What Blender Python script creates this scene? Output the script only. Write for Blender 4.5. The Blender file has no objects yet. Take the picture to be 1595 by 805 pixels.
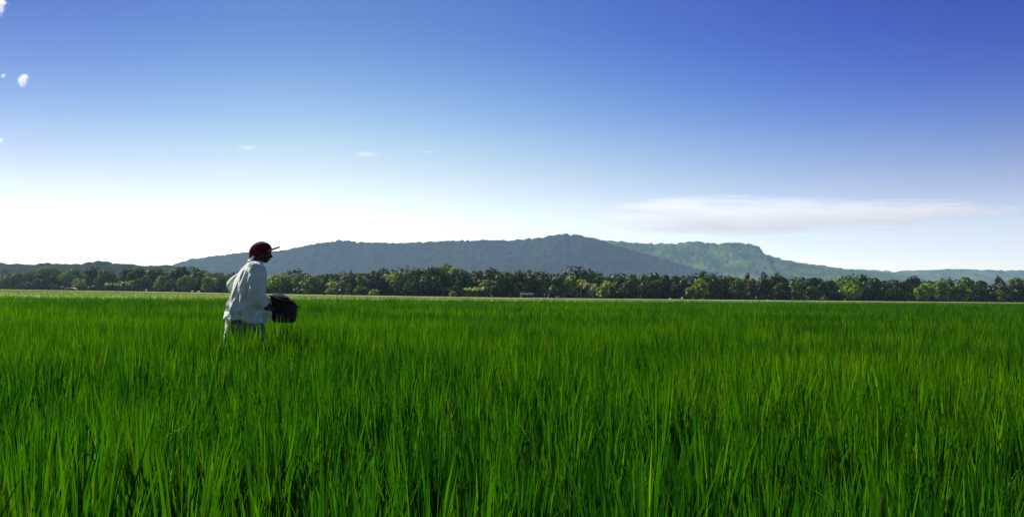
import bpy, bmesh, math, random
import numpy as np
from mathutils import Vector, Matrix

R = math.radians
random.seed(7)
rng = np.random.default_rng(11)
SC = bpy.context.scene
COL = SC.collection

# ------------------------------------------------------------------ camera
F = 1565.0                      # focal length in photo pixels (1595 x 805)
CAM = Vector((0, 0, 1.1))
PITCH, ROLL = math.atan(53.5 / F), R(0.68)
cam_d = bpy.data.cameras.new('camera')
cam_d.sensor_width = 36
cam_d.lens = F / 1595 * 36
cam_d.clip_start = 0.05
cam_d.clip_end = 40000
cam = bpy.data.objects.new('camera', cam_d)
COL.objects.link(cam)
f_ = Vector((0, math.cos(PITCH), math.sin(PITCH)))
u0 = Vector((0, -math.sin(PITCH), math.cos(PITCH)))
r0 = Vector((1, 0, 0))
r_ = r0 * math.cos(ROLL) + u0 * math.sin(ROLL)
u_ = u0 * math.cos(ROLL) - r0 * math.sin(ROLL)
m = Matrix((r_, u_, -f_)).transposed().to_4x4()
m.translation = CAM
cam.matrix_world = m
SC.camera = cam


def ray(px, py, D):
    """Point of the scene at depth y = D seen at photo pixel (px, py)."""
    d = f_ + r_ * ((px - 797.5) / F) - u_ * ((py - 402.5) / F)
    return CAM + d * (D / d.y)


# ------------------------------------------------------------------ sky, sun, exposure
SUN_AZ, SUN_EL = R(46), R(40)   # azimuth to the left of the view direction (+Y)
w = bpy.data.worlds.new('World')
SC.world = w
w.use_nodes = True
nt = w.node_tree
nt.nodes.clear()
out = nt.nodes.new('ShaderNodeOutputWorld')
bg = nt.nodes.new('ShaderNodeBackground')
sky = nt.nodes.new('ShaderNodeTexSky')
sky.sky_type = 'NISHITA'
sky.sun_disc = False
sky.sun_elevation = SUN_EL
sky.sun_rotation = -SUN_AZ
sky.air_density = 1.0
sky.ozone_density = 3.0
sky.dust_density = 0.0


def _ramp(nt, stops, x0, x1):
    """Colour ramp over [x0, x1]; returns (input socket, output socket)."""
    mr = nt.nodes.new('ShaderNodeMapRange')
    mr.inputs[1].default_value, mr.inputs[2].default_value = x0, x1
    cr = nt.nodes.new('ShaderNodeValToRGB')
    cr.color_ramp.interpolation = 'B_SPLINE'
    e = cr.color_ramp.elements
    while len(e) < len(stops):
        e.new(0.5)
    for i, (p, c) in enumerate(stops):
        e[i].position = (p - x0) / (x1 - x0)
        e[i].color = (*c, 1)
    nt.links.new(mr.outputs[0], cr.inputs[0])
    return mr.inputs[0], cr.outputs[0]


def _mul(nt, a, b, fac=None):
    mx = nt.nodes.new('ShaderNodeMix')
    mx.data_type = 'RGBA'
    mx.blend_type = 'MULTIPLY'
    mx.inputs[0].default_value = 1
    if fac: nt.links.new(fac, mx.inputs[0])
    nt.links.new(a, mx.inputs[6])
    nt.links.new(b, mx.inputs[7])
    return mx.outputs[2]


# the real sky was deeper higher in view and to the right, milky towards the horizon
wtc = nt.nodes.new('ShaderNodeTexCoord')
wsx = nt.nodes.new('ShaderNodeSeparateXYZ')
nt.links.new(wtc.outputs['Generated'], wsx.inputs[0])
ZR = [(0.000, (1.0, 0.86, 0.80)), (0.036, (1.0, 0.86, 0.80)), (0.070, (0.94, 0.74, 0.61)), (0.100, (0.83, 0.61, 0.49)), (0.126, (0.72, 0.56, 0.46)), (0.164, (0.50, 0.495, 0.445)), (0.228, (0.225, 0.290, 0.40)), (0.280, (0.19, 0.235, 0.37)), (0.400, (0.19, 0.235, 0.37)), (0.700, (0.350, 0.380, 0.420)), (1.000, (0.350, 0.380, 0.420))]  # last stops brighten the unseen upper sky again, to fill the shadows
XR = [(-0.457, (0.415, 0.420, 0.709)), (-0.308, (0.604, 0.673, 0.839)), (-0.184, (0.843, 0.866, 0.899)), (0.002, (0.593, 0.720, 0.940)), (0.187, (0.257, 0.420, 0.940)), (0.342, (0.134, 0.245, 0.92)), (0.485, (0.110, 0.170, 0.800))]
zi, zo = _ramp(nt, ZR, 0.0, 1.0)
xi, xo = _ramp(nt, XR, -1.0, 1.0)
fi, fo = _ramp(nt, [(0.02, (0, 0, 0)), (0.20, (1, 1, 1)), (0.5, (1, 1, 1)), (0.8, (0, 0, 0))], 0.0, 1.0)
nt.links.new(wsx.outputs['Z'], zi)
nt.links.new(wsx.outputs['X'], xi)
nt.links.new(wsx.outputs['Z'], fi)
c1 = _mul(nt, sky.outputs[0], zo)
c2 = _mul(nt, c1, xo, fo)
# sky dimmed towards the unseen side behind the camera, to darken camera-facing surfaces
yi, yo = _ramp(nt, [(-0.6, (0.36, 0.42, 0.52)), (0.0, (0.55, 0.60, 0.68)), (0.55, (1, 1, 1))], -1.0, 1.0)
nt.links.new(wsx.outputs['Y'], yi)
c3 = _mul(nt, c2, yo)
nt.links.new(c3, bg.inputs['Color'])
bg.inputs['Strength'].default_value = 0.145
nt.links.new(bg.outputs[0], out.inputs['Surface'])

sd = bpy.data.lights.new('sun', 'SUN')
sd.energy = 4.8
sd.angle = R(0.53)
sd.color = (1.0, 0.95, 0.86)
sun = bpy.data.objects.new('sun', sd)
COL.objects.link(sun)
sdir = Vector((-math.sin(SUN_AZ) * math.cos(SUN_EL), math.cos(SUN_AZ) * math.cos(SUN_EL), math.sin(SUN_EL)))
sun.rotation_euler = sdir.to_track_quat('Z', 'Y').to_euler()
sun.location = (-40, 20, 60)

SC.render.engine = 'CYCLES'
SC.view_settings.view_transform = 'Standard'
SC.view_settings.look = 'None'
SC.view_settings.gamma = 1
SC.view_settings.use_curve_mapping = False
SC.view_settings.exposure = 0.75
SC.cycles.volume_bounces = 12
SC.cycles.max_bounces = 12
SC.cycles.transmission_bounces = 6
SC.cycles.diffuse_bounces = 4
SC.cycles.volume_max_steps = 256
SC.cycles.use_denoising = True


# ------------------------------------------------------------------ helpers
def mat(name):
    mt = bpy.data.materials.new(name)
    mt.use_nodes = True
    mt.node_tree.nodes.clear()
    return mt, mt.node_tree


def N(nt, t, **kw):
    n = nt.nodes.new(t)
    for k, v in kw.items():
        if k in n.inputs:
            n.inputs[k].default_value = v
        else:
            setattr(n, k, v)
    return n


def ramp(nt, stops):
    n = nt.nodes.new('ShaderNodeValToRGB')
    e = n.color_ramp.elements
    while len(e) < len(stops):
        e.new(0.5)
    for i, (p, c) in enumerate(stops):
        e[i].position = p
        e[i].color = (*c, 1)
    return n


def surf_mat(name, c1, c2, scale=5.0, rough=0.9, detail=6, bump=0.0, c3=None, coord='Object'):
    mt, t = mat(name)
    o = N(t, 'ShaderNodeOutputMaterial')
    p = N(t, 'ShaderNodeBsdfPrincipled', Roughness=rough)
    p.inputs['Specular IOR Level'].default_value = 0.25
    tc = N(t, 'ShaderNodeTexCoord')
    nz = N(t, 'ShaderNodeTexNoise', Scale=scale, Detail=detail)
    t.links.new(tc.outputs[coord], nz.inputs['Vector'])
    st = [(0.35, c1), (0.65, c2)] + ([(0.8, c3)] if c3 else [])
    r = ramp(t, st)
    t.links.new(nz.outputs[0], r.inputs[0])
    t.links.new(r.outputs[0], p.inputs['Base Color'])
    if bump:
        b = N(t, 'ShaderNodeBump', Strength=bump, Distance=0.02)
        t.links.new(nz.outputs[0], b.inputs['Height'])
        t.links.new(b.outputs[0], p.inputs['Normal'])
    t.links.new(p.outputs[0], o.inputs['Surface'])
    return mt


def leaf_mat(name, stops, trans=0.45, gloss=0.08, attr='rnd', use_obj=False, rough=0.45):
    """Leaf: diffuse + light passing through + a little gloss; colour varies per leaf."""
    mt, t = mat(name)
    o = N(t, 'ShaderNodeOutputMaterial')
    a = N(t, 'ShaderNodeAttribute', attribute_name=attr)
    r = ramp(t, stops)
    t.links.new(a.outputs['Fac'], r.inputs[0])
    colr = r.outputs[0]
    if use_obj:
        oi = N(t, 'ShaderNodeObjectInfo')
        mx = t.nodes.new('ShaderNodeMix')
        mx.data_type = 'RGBA'
        mx.blend_type = 'MULTIPLY'
        mx.inputs[0].default_value = 1
        t.links.new(colr, mx.inputs[6])
        t.links.new(oi.outputs['Color'], mx.inputs[7])
        colr = mx.outputs[2]
    d = N(t, 'ShaderNodeBsdfDiffuse')
    tr = N(t, 'ShaderNodeBsdfTranslucent')
    gl = N(t, 'ShaderNodeBsdfGlossy', Roughness=rough)
    gl.inputs['Color'].default_value = (0.9, 0.95, 0.8, 1)
    g2 = N(t, 'ShaderNodeMix')
    g2.data_type = 'RGBA'
    g2.blend_type = 'MULTIPLY'
    g2.inputs[0].default_value = 1
    g2.inputs[7].default_value = (1.25, 1.25, 0.5, 1)
    t.links.new(colr, g2.inputs[6])
    t.links.new(colr, d.inputs['Color'])
    t.links.new(g2.outputs[2], tr.inputs['Color'])
    m1 = N(t, 'ShaderNodeMixShader')
    m1.inputs[0].default_value = trans
    t.links.new(d.outputs[0], m1.inputs[1])
    t.links.new(tr.outputs[0], m1.inputs[2])
    m2 = N(t, 'ShaderNodeMixShader')
    m2.inputs[0].default_value = gloss
    t.links.new(m1.outputs[0], m2.inputs[1])
    t.links.new(gl.outputs[0], m2.inputs[2])
    t.links.new(m2.outputs[0], o.inputs['Surface'])
    return mt


def tag(o, label=None, cat=None, group=None, kind=None):
    if label: o['label'] = label
    if cat: o['category'] = cat
    if group: o['group'] = group
    if kind: o['kind'] = kind
    return o


def link(name, me, m=None, parent=None, loc=None, smooth=False):
    o = bpy.data.objects.new(name, me)
    COL.objects.link(o)
    if m: me.materials.append(m)
    if parent: o.parent = parent
    if loc is not None: o.location = loc
    if smooth:
        me.polygons.foreach_set('use_smooth', np.ones(len(me.polygons), bool))
    return o


def empty(name, loc, rz=0):
    o = bpy.data.objects.new(name, None)
    COL.objects.link(o)
    o.location = loc
    o.rotation_euler = (0, 0, rz)
    o.empty_display_size = 0.2
    return o


def np_mesh(name, verts, faces, rnd=None, k=4):
    """verts (n,3), faces (m,k) numpy -> mesh; rnd = per-vertex float attribute."""
    me = bpy.data.meshes.new(name)
    me.vertices.add(len(verts))
    me.vertices.foreach_set('co', np.ascontiguousarray(verts, np.float32).ravel())
    nf = len(faces)
    me.loops.add(nf * k)
    me.loops.foreach_set('vertex_index', np.ascontiguousarray(faces, np.int32).ravel())
    me.polygons.add(nf)
    me.polygons.foreach_set('loop_start', np.arange(0, nf * k, k, dtype=np.int32))
    if rnd is not None:
        a = me.attributes.new('rnd', 'FLOAT', 'POINT')
        a.data.foreach_set('value', np.ascontiguousarray(rnd, np.float32))
    me.update(calc_edges=True)
    return me


def hash2(ix, iy, s=0):
    h = (ix.astype(np.int64) * 374761393 + iy.astype(np.int64) * 668265263 + s * 1442695041) & 0xffffffff
    h = ((h ^ (h >> 13)) * 1274126177) & 0xffffffff
    return ((h ^ (h >> 16)) & 0xffff) / 65535.0


def vnoise(x, y, s=0):
    ix, iy = np.floor(x), np.floor(y)
    fx, fy = x - ix, y - iy
    fx, fy = fx * fx * (3 - 2 * fx), fy * fy * (3 - 2 * fy)
    a, b = hash2(ix, iy, s), hash2(ix + 1, iy, s)
    c, d = hash2(ix, iy + 1, s), hash2(ix + 1, iy + 1, s)
    return (a + (b - a) * fx) * (1 - fy) + (c + (d - c) * fx) * fy


def fbm(x, y, s=0, o=5):
    v, a, t = 0, 0.5, 0
    for i in range(o):
        v = v + a * vnoise(x, y, s + i)
        t += a
        x, y, a = x * 2.03, y * 2.03, a * 0.5
    return v / t


def domes(x, y, cell, s=0):
    """Rounded tree-canopy bumps, height 0..1."""
    gx, gy = x / cell, y / cell
    ix, iy = np.floor(gx), np.floor(gy)
    best = np.zeros_like(x)
    for dx in (-1, 0, 1):
        for dy in (-1, 0, 1):
            jx, jy = ix + dx, iy + dy
            cx = jx + hash2(jx, jy, s)
            cy = jy + hash2(jx, jy, s + 5)
            rr = 0.5 + 0.5 * hash2(jx, jy, s + 9)
            h = 0.45 + 0.55 * hash2(jx, jy, s + 13)
            d2 = ((gx - cx) ** 2 + (gy - cy) ** 2) / (rr * rr)
            best = np.maximum(best, h * np.sqrt(np.clip(1 - d2, 0, 1)))
    return best


def grid_mesh(name, X, Y, Z):
    nr, nc = X.shape
    v = np.stack([X, Y, Z], -1).reshape(-1, 3)
    i = np.arange(nr * nc).reshape(nr, nc)
    f = np.stack([i[:-1, :-1], i[:-1, 1:], i[1:, 1:], i[1:, :-1]], -1).reshape(-1, 4)
    return np_mesh(name, v, f)


# ------------------------------------------------------------------ ground
mud = surf_mat('wet_mud', (0.016, 0.013, 0.009), (0.035, 0.028, 0.018), 3, rough=0.6)
def sheet(name, x0, x1, y0, y1, z, mt, kind='structure'):
    v = np.array([[x0, y0, z], [x1, y0, z], [x1, y1, z], [x0, y1, z]], float)
    o = link(name, np_mesh(name, v, np.array([[0, 1, 2, 3]])), mt)
    return tag(o, kind=kind)

sheet('ground', -4500, 4500, -1500, 5000, 0.0, mud)

RE_PX = np.array([-700, -400, 0, 400, 800, 1200, 1595, 2000, 2400], float)
RE_D = np.array([50, 54, 60, 66, 76, 92, 120, 132, 132], float)
RE_X = (RE_PX - 797.5) / F * RE_D
def rice_end(x):
    return np.interp(x, RE_X, RE_D)

TL_PX = np.array([-900, -400, 0, 250, 510, 800, 1210, 1595, 2000, 2500], float)
TL_D = np.array([440, 425, 400, 320, 238, 207, 238, 285, 330, 340], float)
TL_X = (TL_PX - 797.5) / F * TL_D
def tree_line(x):
    return np.interp(x, TL_X, TL_D)
def tree_line_px(px):
    return float(np.interp(px, TL_PX, TL_D))

# pale younger paddy beyond the tall rice
pale = surf_mat('pale_paddy', (0.12, 0.18, 0.012), (0.17, 0.23, 0.02), 0.06, c3=(0.22, 0.24, 0.06))
xs = np.linspace(-320, 320, 90)
X = np.stack([xs, xs], 0)
Y = np.stack([rice_end(xs) - 4, tree_line(xs) - 6], 0)
o = link('pale_paddy_ground', grid_mesh('pale_paddy_ground', X, Y, np.full_like(X, 0.03)), pale)
tag(o, kind='structure')
# dusty track at the foot of the trees: a low raised bank
dust = surf_mat('dry_earth', (0.20, 0.21, 0.09), (0.30, 0.28, 0.16), 0.15, c3=(0.16, 0.21, 0.06))
xs = np.linspace(-330, 330, 500)
prof = [(-22, 0.0), (-20, 0.08), (-18, 0.12), (-12, 0.12), (-8, 0.1), (-4, 0.0)]
X = np.stack([xs] * len(prof), 0)
Y = np.stack([tree_line(xs) + p[0] + 3 * fbm(xs * 0.03, xs * 0 + 3, 2) for p in prof], 0)
Z = np.stack([p[1] + 0.05 * (p[1] > 0) * fbm(xs * 0.2, xs * 0 + i, 4) for i, p in enumerate(prof)], 0)
tag(link('dirt_track', grid_mesh('dirt_track', X, Y, Z), dust), kind='structure')
scrub = surf_mat('scrubland', (0.07, 0.09, 0.025), (0.12, 0.14, 0.05), 0.02)
xs = np.linspace(-4000, 4000, 400)
X = np.stack([xs, xs], 0)
tag(link('scrub_ground', grid_mesh('scrub_ground', X, np.stack([tree_line(xs) - 8, xs * 0 + 4900], 0), np.full_like(X, 0.05)), scrub), kind='structure')

# ------------------------------------------------------------------ hills
def forest_mat(name, stops, scale):
    mt, t = mat(name)
    o = N(t, 'ShaderNodeOutputMaterial')
    p = N(t, 'ShaderNodeBsdfPrincipled', Roughness=1.0)
    p.inputs['Specular IOR Level'].default_value = 0.0
    tc = N(t, 'ShaderNodeTexCoord')
    n1 = N(t, 'ShaderNodeTexNoise', Scale=scale, Detail=8, Roughness=0.65)
    t.links.new(tc.outputs['Object'], n1.inputs['Vector'])
    r = ramp(t, stops)
    t.links.new(n1.outputs[0], r.inputs[0])
    t.links.new(r.outputs[0], p.inputs['Base Color'])
    t.links.new(p.outputs[0], o.inputs['Surface'])
    return mt

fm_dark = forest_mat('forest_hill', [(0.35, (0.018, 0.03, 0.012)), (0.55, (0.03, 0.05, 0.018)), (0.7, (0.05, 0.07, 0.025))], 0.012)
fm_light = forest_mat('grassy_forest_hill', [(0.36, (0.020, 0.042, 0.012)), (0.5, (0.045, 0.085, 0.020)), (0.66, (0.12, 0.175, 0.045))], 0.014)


def hill(name, pts, D, front, back, mt, bump, cell, step, expo=1.0, rugg=0.12, seed=0, roww=None, margin=0):
    """pts: ridge outline as (photo px, photo py); a heightfield with slopes in front and behind."""
    pts = np.array(pts, float)
    P = np.array([ray(a, b, D) for a, b in pts])
    x0, x1 = P[0, 0] - margin, P[-1, 0] + margin
    xs = np.arange(x0, x1, step)
    top = np.interp(xs, P[:, 0], P[:, 2])
    ys = np.concatenate([np.arange(D - front, D, roww or step), np.arange(D, D + back + 1, step * 3)])
    X, Y = np.meshgrid(xs, ys)
    T = np.interp(X, P[:, 0], P[:, 2])
    wob = (fbm(X / 260., Y * 0 + 1, seed) - 0.5) * front * 0.25
    tt = np.clip((Y - (D - front) + wob * (1 - np.clip((Y - (D - front)) / front, 0, 1))) / front, 0, 1)
    tb = np.clip(1 - (Y - D) / back, 0, 1)
    prof = np.where(Y <= D, tt ** expo, tb)
    rav = (fbm(X / 90., Y / 260., seed + 3) - 0.5) * rugg * T * np.sin(np.pi * np.clip(tt, 0, 1)) * (Y <= D)
    Z = np.maximum(T - bump * 0.6, 0) * prof + rav
    Z = Z + bump * domes(X, Y, cell, seed + 20) * np.clip(prof * 6, 0, 1) - 2 * (1 - np.clip(prof * 6, 0, 1))
    o = link(name, grid_mesh(name, X, Y, Z), mt)
    return tag(o, kind='structure')


ridge = [(-500, 470), (-150, 452), (60, 440), (200, 425), (262, 414), (290, 405), (320, 400), (350, 397), (385, 393), (420, 392), (440, 390),
         (460, 386), (480, 382), (500, 378), (530, 374), (560, 377), (590, 378), (620, 379), (650, 377), (700, 375),
         (750, 374), (800, 374), (830, 371), (860, 367), (880, 364.5), (905, 365.5), (930, 371), (960, 382), (1000, 394),
         (1060, 411), (1140, 432), (1220, 452), (1300, 462)]
plateau = [(820, 440), (870, 400), (905, 376), (955, 374), (980, 378), (1010, 379), (1050, 379), (1075, 376), (1085, 375), (1100, 378), (1120, 379),
           (1135, 377), (1150, 378), (1175, 381), (1184, 385), (1186, 394), (1200, 398), (1220, 404), (1245, 409),
           (1290, 415), (1340, 421), (1390, 427), (1450, 436), (1550, 448), (1700, 458), (1850, 462)]
far_hill = [(1000, 452), (1150, 435), (1250, 424), (1340, 420), (1370, 421), (1390, 423), (1420, 421), (1450, 420), (1500, 419), (1550, 421),
            (1595, 421), (1650, 424), (1800, 421), (2000, 430), (2200, 450)]
low_hill = [(-600, 412), (-300, 404), (-120, 408), (0, 411), (30, 410), (60, 412), (90, 409), (111, 412), (130, 411), (155, 407), (180, 411), (205, 411), (216, 415),
            (240, 414), (262, 415), (290, 415), (330, 424), (420, 440), (500, 452)]
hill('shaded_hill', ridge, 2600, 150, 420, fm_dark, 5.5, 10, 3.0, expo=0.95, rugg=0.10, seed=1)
hill('plateau_hill', plateau, 3050, 520, 700, fm_light, 6, 12, 3.2, expo=1.5, rugg=0.25, seed=2, roww=7)
hill('far_hill', far_hill, 4300, 500, 400, fm_light, 7, 22, 7.0, expo=0.9, rugg=0.15, seed=3)
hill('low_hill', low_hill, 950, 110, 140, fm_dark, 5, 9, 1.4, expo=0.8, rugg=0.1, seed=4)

# ------------------------------------------------------------------ haze
hm, t = mat('haze_air')
o = N(t, 'ShaderNodeOutputMaterial')
pv = N(t, 'ShaderNodeVolumePrincipled')
pv.inputs['Color'].default_value = (0.46, 0.68, 1.0, 1)
pv.inputs['Density'].default_value = 0.00011
pv.inputs['Anisotropy'].default_value = 0.2
t.links.new(pv.outputs[0], o.inputs['Volume'])
bm = bmesh.new()
bmesh.ops.create_cube(bm, size=1)
bmesh.ops.scale(bm, vec=(9200, 6800, 262), verts=bm.verts)
bmesh.ops.translate(bm, vec=(0, 1750, 128), verts=bm.verts)
me = bpy.data.meshes.new('haze')
bm.to_mesh(me)
tag(link('haze', me, hm), kind='stuff')

# ------------------------------------------------------------------ rice
rice_m = leaf_mat('rice_blade', [(0.0, (0.007, 0.055, 0.008)), (0.3, (0.025, 0.118, 0.003)), (0.65, (0.056, 0.175, 0.003)),
                                 (0.93, (0.130, 0.24, 0.004)), (0.96, (0.11, 0.12, 0.025)), (1.0, (0.12, 0.085, 0.04))], trans=0.5, gloss=0.004)


def blades(bx, by, az, lean, L, W, curl, rnd, seg, z0=0.0, twist=None):
    """All args per blade (n,). Returns verts, quads, rnd per vertex."""
    n = len(bx)
    ts = np.linspace(0, 1, seg + 1)
    T = ts[None, :]
    dirx, diry = np.cos(az)[:, None], np.sin(az)[:, None]
    ang = lean[:, None] + curl[:, None] * T ** 1.6          # angle from vertical grows to the tip
    ds = (L / seg)[:, None]
    hor = np.cumsum(np.sin(ang) * ds, 1) - (np.sin(ang) * ds)[:, :1]
    ver = np.cumsum(np.cos(ang) * ds, 1) - (np.cos(ang) * ds)[:, :1]
    cx = bx[:, None] + dirx * hor
    cy = by[:, None] + diry * hor
    cz = z0 + ver
    tw = twist if twist is not None else rng.uniform(-1.2, 1.2, n)
    wx = -np.sin(az + tw)[:, None]
    wy = np.cos(az + tw)[:, None]
    prof = np.interp(ts, [0, 0.3, 0.62, 0.85, 1], [0.45, 0.85, 1.0, 0.62, 0.04])[None, :]
    hw = W[:, None] * 0.5 * prof
    a = np.stack([cx - wx * hw, cy - wy * hw, cz], -1)
    b = np.stack([cx + wx * hw, cy + wy * hw, cz], -1)
    V = np.stack([a, b], 2).reshape(n, -1, 3)               # n, 2(seg+1), 3
    base = (np.arange(n) * 2 * (seg + 1))[:, None]
    k = np.arange(seg)[None, :] * 2 + base
    Q = np.stack([k, k + 1, k + 3, k + 2], -1).reshape(-1, 4)
    return V.reshape(-1, 3), Q, np.repeat(rnd, 2 * (seg + 1))


PX, PY = -3.02, 11.6            # where the farmer stands


def rice_zone(y0, y1, sp, nb, seg, Wd, side, thin=1.0, hfac=1.0):
    hw = 0.53 * y1 + side
    gx = np.arange(-hw, hw, sp)
    gy = np.arange(y0, y1, sp)
    GX, GY = np.meshgrid(gx, gy)
    GX = GX.ravel() + rng.uniform(-.42, .42, GX.size) * sp
    GY = GY.ravel() + rng.uniform(-.42, .42, GY.size) * sp
    keep = (np.abs(GX) < 0.53 * GY + side) & (GY < rice_end(GX)) & (GY >= y0) & (GY < y1)
    keep &= (np.hypot(GX - PX, GY - PY) > 0.24)
    keep &= (np.hypot(GX, GY) > 0.9)
    # thinner places where dark mud shows
    dens = fbm(GX * 1.4, GY * 1.4, 31, 3)
    keep &= rng.random(GX.size) < np.clip(0.5 + (dens - 0.36) * 3.2, 0.4, 0.9) * thin
    GX, GY = GX[keep], GY[keep]
    cn = len(GX)
    hgt = (0.84 + 0.30 * fbm(GX * 0.55, GY * 0.55, 41, 3) + rng.normal(0, 0.095, cn)) * hfac
    tint = fbm(GX * 0.35, GY * 0.35, 51, 3)
    ci = np.repeat(np.arange(cn), nb)
    n = len(ci)
    az = rng.uniform(0, 2 * np.pi, n)
    rad = np.abs(rng.normal(0, 1, n)) * min(0.028, sp * 0.25)
    bx = GX[ci] + np.cos(az) * rad
    by = GY[ci] + np.sin(az) * rad
    L = 0.62 * hgt[ci] * np.clip(1.0 - np.abs(rng.normal(0, 0.17, n)), 0.4, 1.1)
    L = L * (1 + 0.20 * np.clip(1.6 - np.hypot(GX - PX, GY - PY + 0.6), 0, 1))[ci]
    lean = np.abs(rng.normal(0.05, 0.075, n)) + rad * 1.2
    curl = np.abs(rng.normal(0.09, 0.13, n)) + (rng.random(n) < 0.035) * rng.uniform(0.4, 1.3, n)
    W = Wd * np.clip(rng.normal(1, 0.22, n), 0.5, 1.5)
    r = np.clip(rng.normal(0.42, 0.2, n) + (tint[ci] - 0.5) * 0.9 + rng.normal(0, .09, cn)[ci], 0, 0.9)
    old = rng.random(n) < 0.006
    r = np.where(old, rng.uniform(0.95, 1, n), r)
    return blades(bx, by, az, lean, L, W, curl, r, seg)


def merge(parts):
    V, Q, A, off = [], [], [], 0
    for v, q, a in parts:
        V.append(v); Q.append(q + off); A.append(a)
        off += len(v)
    return np.concatenate(V), np.concatenate(Q), np.concatenate(A)


parts = [rice_zone(-1.5, 7, 0.165, 34, 6, 0.0092, 3.0, 0.80),
         rice_zone(7, 18, 0.19, 34, 4, 0.0105, 3.0, 0.95),
         rice_zone(18, 45, 0.24, 16, 3, 0.020, 4.0),
         rice_zone(45, 132, 0.42, 12, 2, 0.034, 6.0)]
V, Q, A = merge(parts)
tag(link('rice', np_mesh('rice', V, Q, A), rice_m), kind='stuff')

# short pale grass of the younger field
pg_m = leaf_mat('young_rice', [(0.0, (0.05, 0.13, 0.005)), (0.6, (0.12, 0.21, 0.008)), (1.0, (0.25, 0.31, 0.04))], trans=0.5, gloss=0.03)
n = 170000
gx = rng.uniform(-1, 1, n)
gy = 46 + 350 * rng.random(n) ** 0.7
gx = gx * (0.56 * gy + 8)
k = (gy > rice_end(gx) - 1.0) & (gy < tree_line(gx) - 22)
gx, gy = gx[k], gy[k]
n = len(gx)
v, q, a = blades(gx, gy, rng.uniform(0, 6.28, n), np.abs(rng.normal(.25, .2, n)), rng.uniform(.12, .26, n), rng.uniform(.05, .11, n),
                 rng.uniform(0, .5, n), np.clip(rng.normal(.5, .2, n) + (fbm(gx * .04, gy * .1, 61) - .5), 0, 1), 2)
tag(link('young_rice', np_mesh('young_rice', v, q, a), pg_m), kind='stuff')

# ------------------------------------------------------------------ trees
leaf_stops = [(0.0, (0.22, 0.30, 0.35)), (0.45, (0.65, 0.75, 0.7)), (0.8, (1.3, 1.25, 0.8)), (1.0, (2.3, 2.0, 1.2))]
crown_m = leaf_mat('tree_leaves', leaf_stops, trans=0.25, gloss=0.02, use_obj=True, rough=0.5)
bark_m = surf_mat('bark', (0.05, 0.04, 0.03), (0.10, 0.085, 0.065), 6, bump=0.4)
TONE = {'dark': (0.036, 0.066, 0.020, 1), 'mid': (0.078, 0.135, 0.026, 1), 'light': (0.15, 0.24, 0.034, 1),
        'pale': (0.28, 0.34, 0.13, 1), 'brown': (0.13, 0.13, 0.06, 1), 'gold': (0.23, 0.32, 0.026, 1)}


def quads_at(C, Nn, size, jitter=0.8):
    """Leaf clumps: bent quads at centres C with rough normals Nn."""
    n = len(C)
    nn = Nn + rng.normal(0, jitter, (n, 3))
    nn /= np.linalg.norm(nn, axis=1, keepdims=True) + 1e-9
    a = rng.normal(0, 1, (n, 3))
    u = np.cross(nn, a); u /= np.linalg.norm(u, axis=1, keepdims=True) + 1e-9
    v = np.cross(nn, u)
    s = size * rng.uniform(0.55, 1.35, n)[:, None]
    asp = rng.uniform(0.45, 0.9, n)[:, None]
    p0 = C - u * s
    p1 = C - v * s * asp + nn * s * 0.2
    p2 = C + u * s
    p3 = C + v * s * asp + nn * s * 0.2
    V = np.stack([p0, p1, p2, p3], 1).reshape(-1, 3)
    return V, np.arange(n * 4).reshape(-1, 4), np.repeat(rng.random(n), 4)


def lobe_leaves(lobes, per_area, size, jitter=0.5):
    P = []
    for (c, r) in lobes:
        ar = 4 * math.pi * ((r[0] * r[1] + r[0] * r[2] + r[1] * r[2]) / 3)
        n = max(20, int(ar * per_area))
        d = rng.normal(0, 1, (n, 3)); d /= np.linalg.norm(d, axis=1, keepdims=True)
        rad = rng.uniform(0.72, 1.06, n)[:, None]
        ph = rng.uniform(0, 6.28, 3)
        bumpy = 1 + 0.13 * np.sin(d[:, :1] * 7 + ph[0]) * np.sin(d[:, 1:2] * 8 + ph[1]) + 0.08 * np.sin(d[:, 2:3] * 12 + ph[2])
        C = np.array(c) + d * rad * bumpy * np.array(r)
        keep = C[:, 2] > 0.15
        V, Q, A = quads_at(C[keep], d[keep] + np.array([0, 0, .25]), size, jitter)
        A = np.clip(A * 0.75 + rng.uniform(0, 0.25), 0, 1)
        P.append((V, Q, A))
    return merge(P)


def tube_np(pts, rad, seg=7):
    pts = np.array(pts, float)
    n = len(pts)
    V = []
    for i in range(n):
        d = pts[min(i + 1, n - 1)] - pts[max(i - 1, 0)]
        d /= np.linalg.norm(d) + 1e-9
        a = np.cross(d, [0.3, 1, 0.1]); a /= np.linalg.norm(a)
        b = np.cross(d, a)
        th = np.arange(seg) / seg * 2 * np.pi
        V.append(pts[i] + rad[i] * (np.cos(th)[:, None] * a + np.sin(th)[:, None] * b))
    V = np.concatenate(V)
    Q = []
    for i in range(n - 1):
        for j in range(seg):
            Q.append([i * seg + j, i * seg + (j + 1) % seg, (i + 1) * seg + (j + 1) % seg, (i + 1) * seg + j])
    return V, np.array(Q), np.zeros(len(V))


KIND = {
    'broad': ('broad_tree', 'broad spreading tree', 'tree'),
    'round': ('round_tree', 'round-crowned tree', 'tree'),
    'tall': ('tall_tree', 'tall narrow tree', 'tree'),
    'slim': ('slim_tree', 'slim spire-like tree', 'tree'),
    'bush': ('bush', 'low leafy bush', 'bush'),
    'palm': ('palm_tree', 'palm', 'palm tree'),
    'banana': ('banana_plant', 'big-leaved banana clump', 'banana plant'),
}
TONEW = {'dark': 'dark green', 'mid': 'mid green', 'light': 'light green', 'pale': 'pale green', 'brown': 'brownish', 'gold': 'yellow-green'}


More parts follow.
